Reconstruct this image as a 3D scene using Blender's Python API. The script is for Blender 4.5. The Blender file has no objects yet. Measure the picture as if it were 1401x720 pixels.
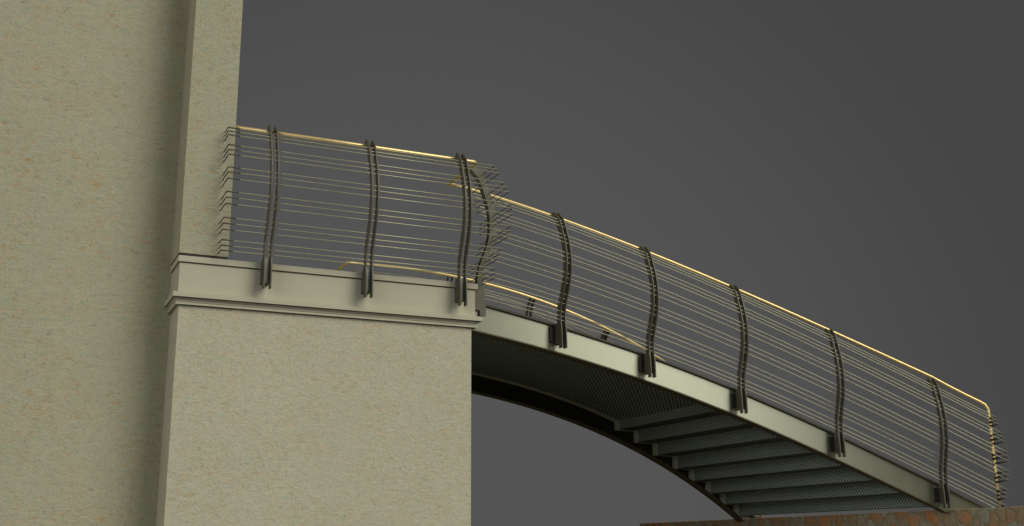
import bpy, math
from mathutils import Vector, Matrix

sc = bpy.context.scene
col = sc.collection

# ------------------------------------------------------------------ helpers
def tag(o, label=None, cat=None, group=None, kind=None):
    if label: o['label'] = label
    if cat: o['category'] = cat
    if group: o['group'] = group
    if kind: o['kind'] = kind
    return o

def empty(name, loc=(0, 0, 0)):
    o = bpy.data.objects.new(name, None)
    o.location = loc
    o.empty_display_size = 0.2
    col.objects.link(o)
    return o

class MB:
    """collects shapes, links them as ONE mesh"""
    def __init__(s): s.v = []; s.f = []; s.sm = []
    def face(s, pts, smooth=False):
        n = len(s.v); s.v += [tuple(p) for p in pts]; s.f.append(tuple(range(n, n + len(pts)))); s.sm.append(smooth)
    def box(s, a, b):
        x0, y0, z0 = a; x1, y1, z1 = b; n = len(s.v)
        s.v += [(x0,y0,z0),(x1,y0,z0),(x1,y1,z0),(x0,y1,z0),(x0,y0,z1),(x1,y0,z1),(x1,y1,z1),(x0,y1,z1)]
        for f in ((0,3,2,1),(4,5,6,7),(0,1,5,4),(1,2,6,5),(2,3,7,6),(3,0,4,7)):
            s.f.append(tuple(n + i for i in f)); s.sm.append(False)
    def rings(s, rings, smooth=False, cap=True):
        """loft between closed rings of equal length"""
        n = len(s.v); k = len(rings[0])
        for r in rings: s.v += [tuple(p) for p in r]
        for i in range(len(rings) - 1):
            for j in range(k):
                a = n + i*k + j; b = n + i*k + (j+1) % k
                s.f.append((a, b, b + k, a + k)); s.sm.append(smooth)
        if cap:
            s.f.append(tuple(n + j for j in range(k))[::-1]); s.sm.append(False)
            m = n + (len(rings)-1)*k
            s.f.append(tuple(m + j for j in range(k))); s.sm.append(False)
    def tube(s, pts, r, sides=8, r2=None):
        pts = [Vector(p) for p in pts]; rs = []
        up = Vector((0, 0, 1)); prev = None
        for i, p in enumerate(pts):
            t = (pts[min(i+1, len(pts)-1)] - pts[max(i-1, 0)]).normalized()
            if prev is None:
                a = t.cross(up)
                if a.length < .1: a = t.cross(Vector((1, 0, 0)))
                a.normalize()
            else:
                a = prev - t*prev.dot(t)
                if a.length < 1e-4: a = t.cross(up)
                a.normalize()
            prev = a; b = t.cross(a)
            # keep the tube's width where the path turns sharply
            k = 1.0
            if 0 < i < len(pts)-1:
                d0 = (p - pts[i-1]).normalized(); d1 = (pts[i+1] - p).normalized()
                c = max(-.9, min(1, d0.dot(d1))); k = 1/math.sqrt((1+c)/2)
                k = min(k, 1.4)
            ri = r if r2 is None else r + (r2 - r)*i/(len(pts)-1)
            rs.append([p + (a*math.cos(q) + b*math.sin(q))*ri for q in (2*math.pi*j/sides for j in range(sides))])
        s.rings(rs, True)
    def build(s, name, mat, parent=None, bevel=0, base=None, smooth=False):
        base = Vector(base) if base is not None else Vector((0, 0, 0))
        m = bpy.data.meshes.new(name)
        m.from_pydata([tuple(Vector(v) - base) for v in s.v], [], s.f); m.update()
        import bmesh
        bm = bmesh.new(); bm.from_mesh(m); bmesh.ops.recalc_face_normals(bm, faces=bm.faces); bm.to_mesh(m); bm.free()
        for p, q in zip(m.polygons, s.sm): p.use_smooth = q
        if smooth:
            for p in m.polygons: p.use_smooth = True
            m.set_sharp_from_angle(angle=math.radians(30))
        m.materials.append(mat)
        o = bpy.data.objects.new(name, m); o.location = base; col.objects.link(o)
        if parent is not None:
            o.parent = parent
            o.location = base - Vector(parent.location) if parent.parent is None else base
        if bevel:
            b = o.modifiers.new('bevel', 'BEVEL'); b.width = bevel; b.segments = 2; b.limit_method = 'ANGLE'; b.angle_limit = math.radians(50)
        return o

def interp(x, xs, ys):
    if x <= xs[0]: return ys[0]
    for i in range(1, len(xs)):
        if x <= xs[i]:
            t = (x - xs[i-1])/(xs[i] - xs[i-1]); return ys[i-1]*(1-t) + ys[i]*t
    return ys[-1]

def catmull(pts, n=6):
    out = []
    for i in range(len(pts)-1):
        p0 = Vector(pts[max(i-1, 0)]); p1 = Vector(pts[i]); p2 = Vector(pts[i+1]); p3 = Vector(pts[min(i+2, len(pts)-1)])
        for k in range(n):
            t = k/n
            out.append(.5*((2*p1) + (p2-p0)*t + (2*p0-5*p1+4*p2-p3)*t*t + (3*p1-p0-3*p2+p3)*t**3))
    out.append(Vector(pts[-1])); return out

def frange(a, b, n): return [a + (b-a)*i/n for i in range(n+1)]

# ------------------------------------------------------------------ materials
def new_mat(name):
    m = bpy.data.materials.new(name); m.use_nodes = True
    nt = m.node_tree; b = nt.nodes['Principled BSDF']
    return m, nt, b

def N(nt, t, **k):
    n = nt.nodes.new(t)
    for a, v in k.items():
        if a in n.inputs: n.inputs[a].default_value = v
        else: setattr(n, a, v)
    return n

def ramp(nt, src, stops):
    r = nt.nodes.new('ShaderNodeValToRGB'); nt.links.new(src, r.inputs[0])
    e = r.color_ramp.elements
    while len(e) < len(stops): e.new(.5)
    for el, (p, c) in zip(e, stops):
        el.position = p; el.color = (*c, 1) if len(c) == 3 else c
    return r.outputs[0]

def mix(nt, fac, a, b, mode='MIX'):
    m = nt.nodes.new('ShaderNodeMix'); m.data_type = 'RGBA'; m.blend_type = mode
    for s, v in ((m.inputs[0], fac), (m.inputs[6], a), (m.inputs[7], b)):
        if hasattr(v, 'links'): nt.links.new(v, s)
        elif isinstance(v, (int, float)): s.default_value = v
        else: s.default_value = (*v, 1)
    return m.outputs[2]

def noise(nt, vec, scale, detail=4, rough=.55, dist=0.0):
    n = N(nt, 'ShaderNodeTexNoise'); n.inputs['Scale'].default_value = scale
    n.inputs['Detail'].default_value = detail; n.inputs['Roughness'].default_value = rough; n.inputs['Distortion'].default_value = dist
    nt.links.new(vec, n.inputs['Vector']); return n.outputs['Fac']

def coords(nt, scale=(1, 1, 1), rot=(0, 0, 0)):
    g = nt.nodes.new('ShaderNodeNewGeometry'); mp = nt.nodes.new('ShaderNodeMapping')
    mp.inputs['Scale'].default_value = scale; mp.inputs['Rotation'].default_value = rot
    nt.links.new(g.outputs['Position'], mp.inputs['Vector']); return mp.outputs[0]

def bump(nt, b, h, strength, dist=.01):
    n = nt.nodes.new('ShaderNodeBump'); n.inputs['Strength'].default_value = strength; n.inputs['Distance'].default_value = dist
    nt.links.new(h, n.inputs['Height']); nt.links.new(n.outputs[0], b.inputs['Normal'])

def limestone(name, base, cool, warm, speck_scale, amount, tilt):
    m, nt, b = new_mat(name)
    v = coords(nt)
    vs = coords(nt, (1, 1, 1.8), (0, tilt, 0))
    big = noise(nt, v, 2.2, 6, .6)
    mid = noise(nt, vs, 15, 8, .7, .5)
    fine = noise(nt, vs, speck_scale, 5, .7, .6)
    c = mix(nt, ramp(nt, big, [(.35, (0,)*3), (.7, (1,)*3)]), base, tuple(x*.93 for x in base))
    pk = noise(nt, coords(nt, (1, 1, 1.4), (.3, 1, 0)), 7.5, 7, .68, .3)
    c = mix(nt, ramp(nt, pk, [(.46, (0,)*3), (.62, (.6,)*3)]), c, (base[0]*1.02, base[1]*.90, base[2]*.93))
    c = mix(nt, ramp(nt, mid, [(.44, (0,)*3), (.66, (amount,)*3)]), c, cool)
    v2 = coords(nt, (1.1, 1.1, 2.0), (0, tilt*1.1, .4))
    w = noise(nt, v2, speck_scale*.8, 6, .72, .8)
    wa = noise(nt, v, 3.1, 4, .6)
    msk = mix(nt, 1.0, ramp(nt, w, [(.50, (0,)*3), (.70, (min(1, amount*1.35),)*3)]), ramp(nt, wa, [(.40, (.25,)*3), (.60, (1,)*3)]), 'MULTIPLY')
    c = mix(nt, msk, c, warm)
    dk = ramp(nt, fine, [(.0, (1,)*3), (.34, (1,)*3), (.41, (0,)*3)])
    c = mix(nt, mix(nt, 1.0, dk, (.55*amount,)*3, 'MULTIPLY'), c, tuple(x*.45 for x in base))
    gr = noise(nt, vs, 70, 4, .75, .3)
    c = mix(nt, 1.0, c, ramp(nt, gr, [(.25, (.82,)*3), (.5, (1.0,)*3), (.75, (1.12,)*3)]), 'MULTIPLY')
    nt.links.new(c, b.inputs['Base Color'])
    b.inputs['Roughness'].default_value = .9; b.inputs['Specular IOR Level'].default_value = .2
    h = noise(nt, v, 55, 6, .7)
    hm = mix(nt, .5, h, mid)
    bump(nt, b, hm, .8, .018)
    return m

STONE_WALL = limestone('aged_limestone_render', (.49, .475, .345), (.375, .415, .31), (.46, .29, .11), 22, .9, .75)
STONE_PIER = limestone('pale_limestone', (.59, .57, .435), (.47, .51, .395), (.50, .36, .16), 26, .75, .6)

m, nt, b = new_mat('dressed_stone_trim')
v = coords(nt); f_ = noise(nt, v, 3, 5, .6)
nt.links.new(mix(nt, f_, (.535, .52, .395), (.49, .475, .365)), b.inputs['Base Color'])
b.inputs['Roughness'].default_value = .8; b.inputs['Specular IOR Level'].default_value = .3
bump(nt, b, noise(nt, v, 80, 4, .6), .12, .004)
TRIM = m

m, nt, b = new_mat('painted_girder_steel')
v = coords(nt); f_ = noise(nt, v, 1.3, 5, .6); g_ = noise(nt, coords(nt, (1, 1, .6)), 30, 4, .6)
c = mix(nt, f_, (.36, .375, .27), (.40, .41, .30))
c = mix(nt, ramp(nt, g_, [(.55, (0,)*3), (.8, (.18,)*3)]), c, (.33, .34, .23))
nt.links.new(c, b.inputs['Base Color'])
b.inputs['Metallic'].default_value = .97
nt.links.new(ramp(nt, noise(nt, v, 9, 6, .7), [(.3, (.27,)*3), (.7, (.31,)*3)]), b.inputs['Roughness'])
GIRDER = m

def steel(name, ca, cb, metallic, rough):
    m, nt, b = new_mat(name)
    v = coords(nt); f_ = noise(nt, v, 14, 5, .65)
    nt.links.new(mix(nt, f_, ca, cb), b.inputs['Base Color'])
    b.inputs['Metallic'].default_value = metallic
    r = ramp(nt, noise(nt, v, 40, 4, .6), [(.3, (rough-.08,)*3), (.7, (rough+.1,)*3)])
    nt.links.new(r, b.inputs['Roughness'])
    return m
POST = steel('dark_post_steel', (.125, .119, .085), (.085, .08, .056), .15, .5)
EDGE = steel('olive_flange_steel', (.10, .097, .06), (.075, .07, .042), .1, .6)
WIRE = steel('stainless_rod', (.56, .545, .38), (.46, .45, .31), .45, .4)
FILL = steel('grey_spacer_steel', (.30, .31, .29), (.24, .25, .23), .4, .5)
STRIP = steel('galvanised_edge_plate', (.82, .82, .66), (.74, .74, .58), .0, .6)
FLANGE = steel('brown_flange_steel', (.17, .145, .085), (.12, .105, .06), .1, .6)
SHADE_BLACK = steel('black_painted_shade', (.022, .02, .015), (.015, .014, .01), .1, .5)  # black standing in for shade: post bases, pilaster joint, inner webs
ROD = steel('dark_return_rod', (.10, .098, .065), (.07, .068, .045), .2, .5)
BRASS = steel('golden_brass_tube', (.93, .73, .34), (.88, .66, .28), .45, .33)

def patterned_sheet(name, scale, ca, cb2, lo, hi, lv):
    m, nt, b = new_mat(name)
    g = nt.nodes.new('ShaderNodeNewGeometry'); sx = nt.nodes.new('ShaderNodeSeparateXYZ'); nt.links.new(g.outputs['Position'], sx.inputs[0])
    su = N(nt, 'ShaderNodeMath', operation='SUBTRACT'); nt.links.new(sx.outputs[0], su.inputs[0]); nt.links.new(sx.outputs[2], su.inputs[1])
    cb = nt.nodes.new('ShaderNodeCombineXYZ'); nt.links.new(su.outputs[0], cb.inputs[0]); nt.links.new(sx.outputs[1], cb.inputs[1])
    mp = nt.nodes.new('ShaderNodeMapping'); mp.inputs['Rotation'].default_value = (0, 0, math.radians(45)); nt.links.new(cb.outputs[0], mp.inputs['Vector'])
    vo = N(nt, 'ShaderNodeTexVoronoi', voronoi_dimensions='2D'); vo.inputs['Scale'].default_value = scale; vo.inputs['Randomness'].default_value = 0
    nt.links.new(mp.outputs[0], vo.inputs['Vector'])
    dot = ramp(nt, vo.outputs['Distance'], [(lo, (lv,)*3), (hi, (1,)*3)])
    c = mix(nt, noise(nt, coords(nt), 6, 5, .6), ca, cb2)
    nt.links.new(mix(nt, dot, (.012, .013, .011), c), b.inputs['Base Color'])
    b.inputs['Metallic'].default_value = .3; b.inputs['Roughness'].default_value = .45
    bump(nt, b, dot, .6, .004)
    return m
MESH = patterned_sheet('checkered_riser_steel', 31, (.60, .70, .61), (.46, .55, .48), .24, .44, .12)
TREAD_SHADED = patterned_sheet('shade_dark_tread_steel', 31, (.09, .095, .08), (.06, .065, .055), .24, .44, .2)  # darker copy of the riser sheet, underside shade put into its colour
SOFFIT = patterned_sheet('perforated_deck_steel', 21, (.70, .80, .72), (.50, .58, .52), .32, .50, .03)


m, nt, b = new_mat('rusty_rubble_stone')
v = coords(nt)
wv = N(nt, 'ShaderNodeVectorMath', operation='ADD'); nz = N(nt, 'ShaderNodeTexNoise'); nz.inputs['Scale'].default_value = 7; nt.links.new(v, nz.inputs['Vector'])
sc_ = N(nt, 'ShaderNodeVectorMath', operation='SCALE'); sc_.inputs['Scale'].default_value = .13; nt.links.new(nz.outputs['Color'], sc_.inputs[0])
nt.links.new(v, wv.inputs[0]); nt.links.new(sc_.outputs[0], wv.inputs[1])
vo = N(nt, 'ShaderNodeTexVoronoi'); vo.inputs['Scale'].default_value = 7.5; nt.links.new(wv.outputs[0], vo.inputs['Vector'])
sp = nt.nodes.new('ShaderNodeSeparateColor'); nt.links.new(vo.outputs['Color'], sp.inputs[0])
c = ramp(nt, sp.outputs[0], [(0, (.72, .29, .10)), (.2, (.50, .37, .21)), (.4, (.58, .53, .36)), (.6, (.50, .50, .37)), (.8, (.55, .36, .19)), (1, (.76, .33, .12))])
pt = ramp(nt, noise(nt, v, 6.5, 5, .6), [(.46, (0,)*3), (.66, (1,)*3)])
c = mix(nt, pt, c, (.44, .39, .27))
st = noise(nt, coords(nt, (2.5, 2.5, 1.1)), 30, 7, .75)
c = mix(nt, ramp(nt, st, [(.42, (0,)*3), (.68, (.5,)*3)]), c, (.28, .23, .14))
ve = N(nt, 'ShaderNodeTexVoronoi', feature='DISTANCE_TO_EDGE'); ve.inputs['Scale'].default_value = 7.5; nt.links.new(wv.outputs[0], ve.inputs['Vector'])
c = mix(nt, ramp(nt, ve.outputs['Distance'], [(0, (.55,)*3), (.11, (0,)*3)]), c, (.30, .24, .15))
nt.links.new(c, b.inputs['Base Color']); b.inputs['Roughness'].default_value = .95
hh = mix(nt, .5, ramp(nt, ve.outputs['Distance'], [(0, (0,)*3), (.2, (1,)*3)]), st)
bump(nt, b, hh, .7, .025)
RUBBLE = m

m, nt, b = new_mat('packed_earth')
nt.links.new(mix(nt, noise(nt, coords(nt), 1.5, 8, .65), (.045, .042, .033), (.03, .028, .022)), b.inputs['Base Color'])
b.inputs['Roughness'].default_value = .95
EARTH = m

# ------------------------------------------------------------------ measured curves (metres, eye of the camera at z = 0)
GROUND = -1.6
YC = 10.65                                                    # centre line of the bridge
def yn(X): return 9.40 - .063*(X - 6.0)**2                    # near girder in plan: the bridge is waisted
def dyn(X): return -.126*(X - 6.0)
def poly(c, t):
    r = 0
    for k in c: r = r*t + k
    return r
def ztop(X): return poly([0.0004804, -0.0015858, -0.0483180, -0.2591352, 1.7667109], X - 6)
def zbot(X): return poly([0.0003264, -0.0004114, -0.0480864, -0.2640538, 1.5375360], X - 6)
def zpost(X): return poly([0.0002457, -0.0467030, -0.2667367, 1.5904113], X - 6)
def zrail(X): return poly([0.0012376, -0.0453460, -0.2608030, 2.8546366], X - 6) + .004
def bpt(X, s, z, side):
    """point on the bridge edge at station X, s metres outward; side=-1 near, +1 far"""
    d = dyn(X); L = math.hypot(1, d)
    x = X + s*d/L; y = yn(X) - s/L
    return Vector((x, y if side < 0 else 2*YC - y, z))

PROFILE = [(1.276, -.002), (1.235, .045), (1.193, .085), (1.12, .118), (1.042, .146), (.945, .177), (.831, .197), (.694, .197), (.575, .174), (.496, .147), (.411, .115), (.324, .090), (.223, .084), (.12, .100), (-.042, .105)]
PH = [p[0] for p in PROFILE][::-1]; PS = [p[1] for p in PROFILE][::-1]
def bulge(h): return interp(h, PH, PS)
WIRES = [1.194, 1.160, 1.124, 1.033, .989, .947, .840, .800, .750, .649, .607, .560, .462, .421, .377, .301, .258, .220]

# ------------------------------------------------------------------ one railing post: two curved flat bars on a mounting
def post(parent, frame, plate=False, filler=False, low=-1.0):
    """frame(u, s, h) -> world point; u runs along the railing"""
    base = frame(0, 0, 0)
    root = empty('post', base - Vector(parent.location)); root.parent = parent
    prof = catmull([(s, max(h, low), 0) for h, s in PROFILE], 4)
    def child(mb, name, mat, bev=0):
        o = mb.build(name, mat, None, bev, base); o.parent = root; o.location = (0, 0, 0); return o
    for u0 in (-.025, .025):
        mb = MB(); rs = []
        for i, p in enumerate(prof):
            t = (prof[min(i+1, len(prof)-1)] - prof[max(i-1, 0)]).normalized()
            n = Vector((-t.y, t.x, 0)); w = .030 if p.y > .2 else .027
            if i == 0: w = .018
            a = p + n*w; c = p - n*w
            rs.append([frame(u0-.005, a.x, a.y), frame(u0+.005, a.x, a.y), frame(u0+.005, c.x, c.y), frame(u0-.005, c.x, c.y)])
        mb.rings(rs); child(mb, 'flat_bar', POST)
        mb = MB()
        lo = max(.004, low*1.2)
        out = [(.0, lo), (.0, .150), (.03, .192), (.082, .205), (.082, lo)]
        mb.rings([[frame(u0-.006, s, h) for s, h in out], [frame(u0+.006, s, h) for s, h in out]])
        child(mb, 'mounting_lug', POST)
    if filler:
        mb = MB()
        mb.rings([[frame(u, s, h) for u, s in ((-.019, .0), (.019, .0), (.019, .085), (-.019, .085))] for h in (.012, .195)])
        child(mb, 'spacer_block', FILL)
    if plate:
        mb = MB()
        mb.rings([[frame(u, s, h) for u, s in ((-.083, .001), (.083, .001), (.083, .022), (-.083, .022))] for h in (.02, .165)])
        child(mb, 'shadow_base_plate', SHADE_BLACK)  # plate coloured black to give the shadow beside the lug
    return root

# ------------------------------------------------------------------ world: flat grey, with two unseen bright lobes added behind the camera
w = bpy.data.worlds.new('World'); sc.world = w; w.use_nodes = True
nt = w.node_tree; bg = nt.nodes['Background']
tc = nt.nodes.new('ShaderNodeTexCoord')
def dotdir(d):
    n = N(nt, 'ShaderNodeVectorMath', operation='DOT_PRODUCT'); n.inputs[1].default_value = Vector(d).normalized()
    nt.links.new(tc.outputs['Generated'], n.inputs[0]); return n.outputs['Value']
def mapr(v, a, b, c, d, smooth=True):
    n = nt.nodes.new('ShaderNodeMapRange'); n.interpolation_type = 'SMOOTHSTEP' if smooth else 'LINEAR'
    for i, x in enumerate((a, b, c, d)): n.inputs[i+1].default_value = x
    nt.links.new(v, n.inputs[0]); return n.outputs[0]
front = mapr(dotdir((.33, .93, .06)), .84, 1.0, .0, .030)
right = mapr(dotdir((.52, -.84, .17)), .925, 1.0, 0, 1.5)  # added lobe, mirrored as the bright stretch of the near girder
left = mapr(dotdir((-.80, -.60, .10)), .84, 1.0, 0, 2.2)  # added low lobe, fill light for left-facing sides and risers
bk = N(nt, 'ShaderNodeMath', operation='ADD'); nt.links.new(right, bk.inputs[0]); nt.links.new(left, bk.inputs[1]); back = bk.outputs[0]
add = N(nt, 'ShaderNodeMath', operation='ADD'); nt.links.new(front, add.inputs[0]); nt.links.new(back, add.inputs[1])
add2 = N(nt, 'ShaderNodeMath', operation='ADD'); add2.inputs[1].default_value = .061; nt.links.new(add.outputs[0], add2.inputs[0])
cm = N(nt, 'ShaderNodeVectorMath', operation='SCALE'); cm.inputs[0].default_value = (1.0, .99, .985); nt.links.new(add2.outputs[0], cm.inputs['Scale'])
nt.links.new(cm.outputs[0], bg.inputs['Color']); bg.inputs['Strength'].default_value = 1.0

sun = bpy.data.lights.new('sun', 'SUN'); sun.energy = 1.85; sun.angle = math.radians(38); sun.color = (1.0, .965, .82)
so = bpy.data.objects.new('sun', sun); col.objects.link(so)
az, el = math.radians(35), math.radians(38)                   # right of straight-on, above
d = Vector((math.sin(az)*math.cos(el), -math.cos(az)*math.cos(el), math.sin(el)))
so.rotation_euler = d.to_track_quat('Z', 'Y').to_euler(); so.location = (6, -6, 9)

# ------------------------------------------------------------------ setting
g = MB(); g.face([(-400, -400, GROUND), (400, -400, GROUND), (400, 400, GROUND), (-400, 400, GROUND)])
tag(g.build('ground', EARTH), kind='structure')
XW = 9.0
g = MB(); g.box((XW + .36, 4.0, GROUND + .004), (26, 14.9, .345))
tag(g.build('terrace', EARTH), kind='structure')

g = MB()
g.box((XW, 3.6, GROUND + .004), (XW + .35, 14.95, .366))
rw = g.build('rubble_wall', RUBBLE, None, .012)
tag(rw, 'low rubble stone retaining wall in rusty brown and grey at the foot of the stair', 'wall')

# tower with corner pilaster
tw = empty('stone_tower', (-3, 10.6, GROUND))
tag(tw, 'tall plain limestone tower wall with a projecting pilaster, mottled beige and green', 'tower')
g = MB(); g.box((-9.0, 8.80, GROUND + .004), (1.40, 12.50, 9.5)); g.build('wall', STONE_WALL, tw)
g = MB(); g.box((1.171, 8.40, 2.153), (1.532, 12.90, 9.5)); pil = g.build('pilaster', STONE_WALL, tw)
g = MB(); g.box((1.176, 8.406, 2.131), (1.527, 12.89, 2.1525)); g.build('joint_shade_strip', SHADE_BLACK, tw)  # black strip in the gap, shade of the recess put into colour

# abutment
ab = empty('bridge_abutment', (2.36, 10.65, GROUND))
tag(ab, 'massive pale limestone abutment block with moulded coping carrying the upper landing', 'abutment')
def ring(x0, x1, y0, y1, z0, z1, name, mat, bev=.002):
    g = MB(); g.box((x0, y0, z0), (x1, y1, z1)); return g.build(name, mat, ab, bev)
ring(1.193, 3.527, 8.410, 12.890, GROUND + .004, 1.757, 'pier_body', STONE_PIER)
g = MB()                                                     # lower cornice: fillet, cove, band
sec = [(-.022, 1.757), (-.022, 1.762), (.014, 1.762), (.014, 1.778), (-.012, 1.778), (-.012, 1.783), (.006, 1.783), (.008, 1.794), (.022, 1.805), (.022, 1.808), (-.006, 1.808), (-.006, 1.814), (.042, 1.814), (.042, 1.850), (-.022, 1.850)]
def loop(o, z): return [(1.180 - o*.9, 8.4 - o, z), (3.555 + o*1.2, 8.4 - o, z), (3.555 + o*1.2, 12.9 + o, z), (1.180 - o*.9, 12.9 + o, z)]
g.rings([loop(o, z) for o, z in sec]); g.build('cornice', TRIM, ab)
ring(1.180, 3.555, 8.40, 12.90, 1.851, 2.077, 'frieze', TRIM)
ring(1.200, 3.535, 8.42, 12.88, 2.0775, 2.0835, 'groove', TRIM, 0)
ring(1.167, 3.575, 8.386, 12.914, 2.084, 2.130, 'coping_slab', TRIM)

# ------------------------------------------------------------------ footbridge
fb = empty('footbridge', (6.3, YC, GROUND))
tag(fb, 'waisted steel stair bridge with pale green girders and perforated steps, dropping from the abutment', 'footbridge')
X0, X1 = 3.56, 9.55
XS = frange(X0, X1, 110)
for side in (-1, 1):
    g = MB()
    g.rings([[bpt(X, 0, zbot(X), side), bpt(X, -.010, zbot(X), side), bpt(X, -.010, ztop(X), side), bpt(X, 0, ztop(X), side)] for X in XS])
    gw = g.build('girder', GIRDER, fb, smooth=True)
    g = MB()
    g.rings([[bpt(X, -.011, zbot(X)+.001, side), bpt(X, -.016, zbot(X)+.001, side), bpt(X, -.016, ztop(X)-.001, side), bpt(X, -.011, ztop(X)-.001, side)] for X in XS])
    o = g.build('web_shade_plate', SHADE_BLACK, None, 0, fb.location); o.parent = gw; o.location = Vector(fb.location) - (gw.location + Vector(fb.location))  # added black sheet, shade inside the girder put into its colour
    g = MB()
    g.rings([[bpt(X, .028, ztop(X)+.001, side), bpt(X, -.06, ztop(X)+.001, side), bpt(X, -.06, ztop(X)+.019, side), bpt(X, .028, ztop(X)+.019, side)] for X in XS])
    o = g.build('top_flange', EDGE, None, 0, fb.location); o.parent = gw; o.location = Vector(fb.location) - (gw.location + Vector(fb.location))
    g = MB()
    g.rings([[bpt(X, 0.001, zbot(X)-.012, side), bpt(X, -.12, zbot(X)-.012, side), bpt(X, -.12, zbot(X)-.001, side), bpt(X, 0.001, zbot(X)-.001, side)] for X in XS])
    o = g.build('bottom_flange', FLANGE, None, 0, fb.location); o.parent = gw; o.location = Vector(fb.location) - (gw.location + Vector(fb.location))

RX = [6.877, 7.162, 7.454, 7.777, 8.054, 8.346, 8.617, 8.885]
RZ = [1.381, 1.242, 1.102, .951, .812, .666, .535, .40]
DX = frange(3.545, RX[0], 24)
def dz(X): return ztop(X) - .022
GAP = .14; TH = .004
def sheet(stations, o_in_n, o_in_f, name, mat, both=None):
    """thin plate through (X, z) stations, spanning y from near to far offsets"""
    g = MB(); rs = []
    for X, z, nx, nz in stations:
        a = 2*YC - yn(X) - o_in_f; b_ = yn(X) + o_in_n
        rs.append([(X, b_, z), (X, a, z), (X + nx*TH, a, z + nz*TH), (X + nx*TH, b_, z + nz*TH)])
    g.rings(rs); return g.build(name, mat, fb)
deck_st = [(X, dz(X), 0, 1) for X in DX]
sheet(deck_st, .02, GAP, 'deck_plate', SOFFIT)
for i in range(len(RX)):
    x = RX[i]; zt = dz(x) if i == 0 else RZ[i-1]; zb = RZ[i]
    xn = RX[i+1] if i+1 < len(RX) else 9.0
    ris = sheet([(x, zt - .001, 1, 0), (x, zb + .0045, 1, 0)], .02, GAP, 'riser', MESH)
    sheet([(x, zb, 0, 1), (xn - .001, zb, 0, 1)], .02, GAP, 'tread', TREAD_SHADED)
# solid stepped edge plates closing both sides
st = [(X, dz(X), 0, 1) for X in DX[:-1]]
for i in range(len(RX)):
    x = RX[i]; zt = dz(x) if i == 0 else RZ[i-1]
    st += [(x, zt, 1, 1), (x, RZ[i], 1, 1)]
st.append((8.99, RZ[-1], 0, 1))
for side in (1,):
    g = MB(); rs = []
    for X, z, nx, nz in st:
        a, b_ = (yn(X) + .018, yn(X) + GAP - .001)
        if side > 0: a, b_ = 2*YC - a, 2*YC - b_
        rs.append([(X, b_, z), (X, a, z), (X + nx*TH, a, z + nz*TH), (X + nx*TH, b_, z + nz*TH)])
    g.rings(rs); g.build('edge_strip', STRIP, fb)

# ------------------------------------------------------------------ railings
FX = 3.595                                                    # plane of the short return railing
PED_Z = 1.957
RR = .0168; WR = .0041
PX = [4.765, 5.79, 6.83, 7.885, 8.925]
NX = 9.47                                                     # foot of the bridge railing

def balcony(side, label):
    r = empty('balcony_railing', (2.5, 8.4 if side < 0 else 12.9, PED_Z))
    tag(r, label, 'railing', 'wire railings along the crossing')
    Y = lambda y: y if side < 0 else 2*YC - y
    for k in range(3):
        x = 1.809 + .797*k
        post(r, lambda u, s, h, x=x: Vector((x + u, Y(8.4 - s), PED_Z + h)), filler=True)
    post(r, lambda u, s, h: Vector((FX + s, Y(8.60 + u), PED_Z + h - .01)), filler=True)
    # bearing pad between the return post and the stone
    g = MB(); g.box((3.556, min(Y(8.56), Y(8.64)), 1.965), (FX, max(Y(8.56), Y(8.64)), 2.075)); g.build('bearing_pad', POST, r)
    for h in WIRES:
        s = bulge(h) + .012; z = PED_Z + h
        ye = yn(FX + s) - s
        g = MB()
        g.tube([(1.546, Y(8.4 - s), z), (FX + s, Y(8.4 - s), z)], WR, 6)
        g.build('wire', WIRE, r)
        g = MB(); g.tube([(1.545, Y(8.4 - s), z), (1.456, Y(8.4 - s), z), (1.456, Y(8.399), z)], .0052, 6); g.build('return_rod', ROD, r)  # leg along the wire: dark reflection put into the rod's colour
        g = MB(); g.tube([(FX + s, Y(8.4 - s), z - .001), (FX + s, Y(ye), z - .001)], .0036, 6); g.build('return_rod', ROD, r)
    z = 3.207; hx = 3.580
    c = .03
    g = MB(); g.tube([(1.534, Y(8.43), z), (2.5, Y(8.43), z), (hx - c, Y(8.43), z), (hx - .3*c, Y(8.43 + .3*c), z), (hx, Y(8.43 + c), z), (hx, Y(9.085), z)], RR, 12)
    g.build('handrail', BRASS, r)
    return r

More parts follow.
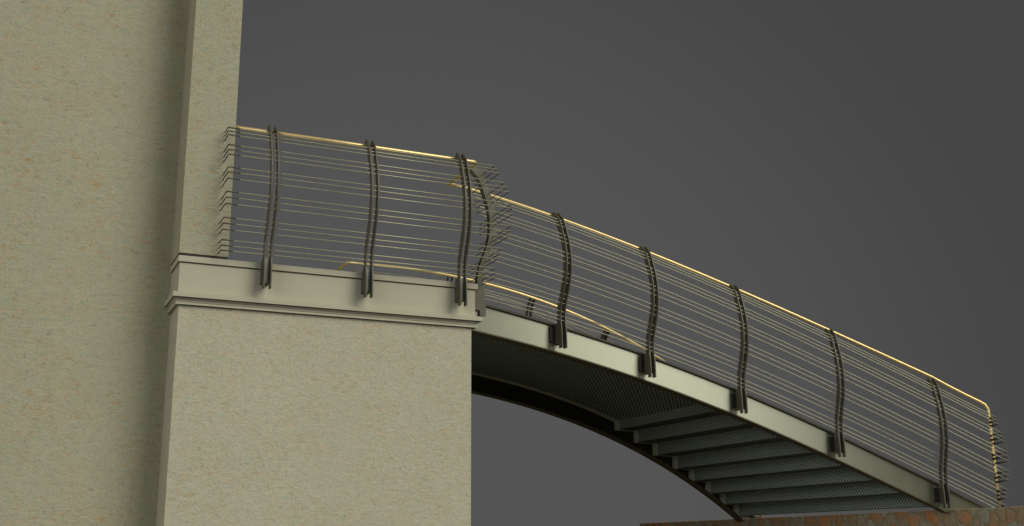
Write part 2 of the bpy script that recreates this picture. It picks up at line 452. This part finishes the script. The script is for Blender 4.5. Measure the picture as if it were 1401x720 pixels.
def bridge_rail(side, label):
    r = empty('bridge_railing', (6.3, yn(6.3) if side < 0 else 2*YC - yn(6.3), 1.5))
    tag(r, label, 'railing', 'wire railings along the crossing')
    for X in PX:
        def fr(u, s, h, X=X):
            p = bpt(X, s, zpost(X) + h, side); d = dyn(X); L = math.hypot(1, d)
            return p + Vector((u/L, (u*d/L) if side < 0 else -(u*d/L), 0))
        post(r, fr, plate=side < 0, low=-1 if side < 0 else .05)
    for h in WIRES:
        s = bulge(h) + .012
        pts = [bpt(X, s, zpost(X) + h, side) for X in frange(FX + s - .03, NX + .26*s, 44)]
        e = pts[-1]
        g = MB(); g.tube(pts, WR, 6); g.build('wire', WIRE, r)
        g = MB(); g.tube([e + Vector((.004, 0, .001)), e + Vector((.010, -side*(s - .005), -.010))], .004, 6, .014); g.build('return_rod', ROD, r)
    pts = [bpt(X, -.02, zrail(X), side) for X in frange(3.60, 8.95, 40)]
    y0 = 9.085 if side < 0 else 2*YC - 9.085
    pts = [Vector((3.575, y0, 3.207)), Vector((3.62, y0, 3.207))] + pts[1:]
    for X, z in ((9.10, 1.636), (9.26, 1.545), (9.40, 1.468), (9.45, 1.435), (9.475, 1.39), (9.480, 1.33)):
        pts.append(bpt(X, -.02, z, side))
    e = pts[-1]
    for z in (1.0, .7, .37): pts.append(Vector((e.x + .006*(1.33-z), e.y, z)))
    g = MB(); g.tube(pts, RR, 12); g.build('handrail', BRASS, r)
    return r

balcony(-1, 'horizontal wire railing with brass handrail running level along the front of the abutment coping')
balcony(1, 'mostly hidden wire railing behind the abutment landing, only its brass corner showing')
bridge_rail(-1, 'sloping wire railing with five curved double posts on the near girder of the stair bridge')
bridge_rail(1, 'far side railing of the stair bridge, its bright brass handrail seen behind the near wires')

# ------------------------------------------------------------------ camera
yaw, pitch, roll = 0.4339612602410407, 0.24799839385659272, -0.006613589362320798
f = Vector((math.sin(yaw)*math.cos(pitch), math.cos(yaw)*math.cos(pitch), math.sin(pitch)))
r0 = Vector((math.cos(yaw), -math.sin(yaw), 0)); u0 = r0.cross(f)
r = math.cos(roll)*r0 + math.sin(roll)*u0; u = -math.sin(roll)*r0 + math.cos(roll)*u0
cam = bpy.data.cameras.new('camera'); co = bpy.data.objects.new('camera', cam); col.objects.link(co)
co.matrix_world = Matrix(((r.x, u.x, -f.x, 0), (r.y, u.y, -f.y, 0), (r.z, u.z, -f.z, 0), (0, 0, 0, 1)))
cam.sensor_width = 36; cam.lens = 1546.907*36/1401; cam.clip_start = .05; cam.clip_end = 2000
sc.camera = co
sc.view_settings.view_transform = 'Standard'; sc.view_settings.look = 'None'
sc.view_settings.exposure = 0; sc.view_settings.gamma = 1
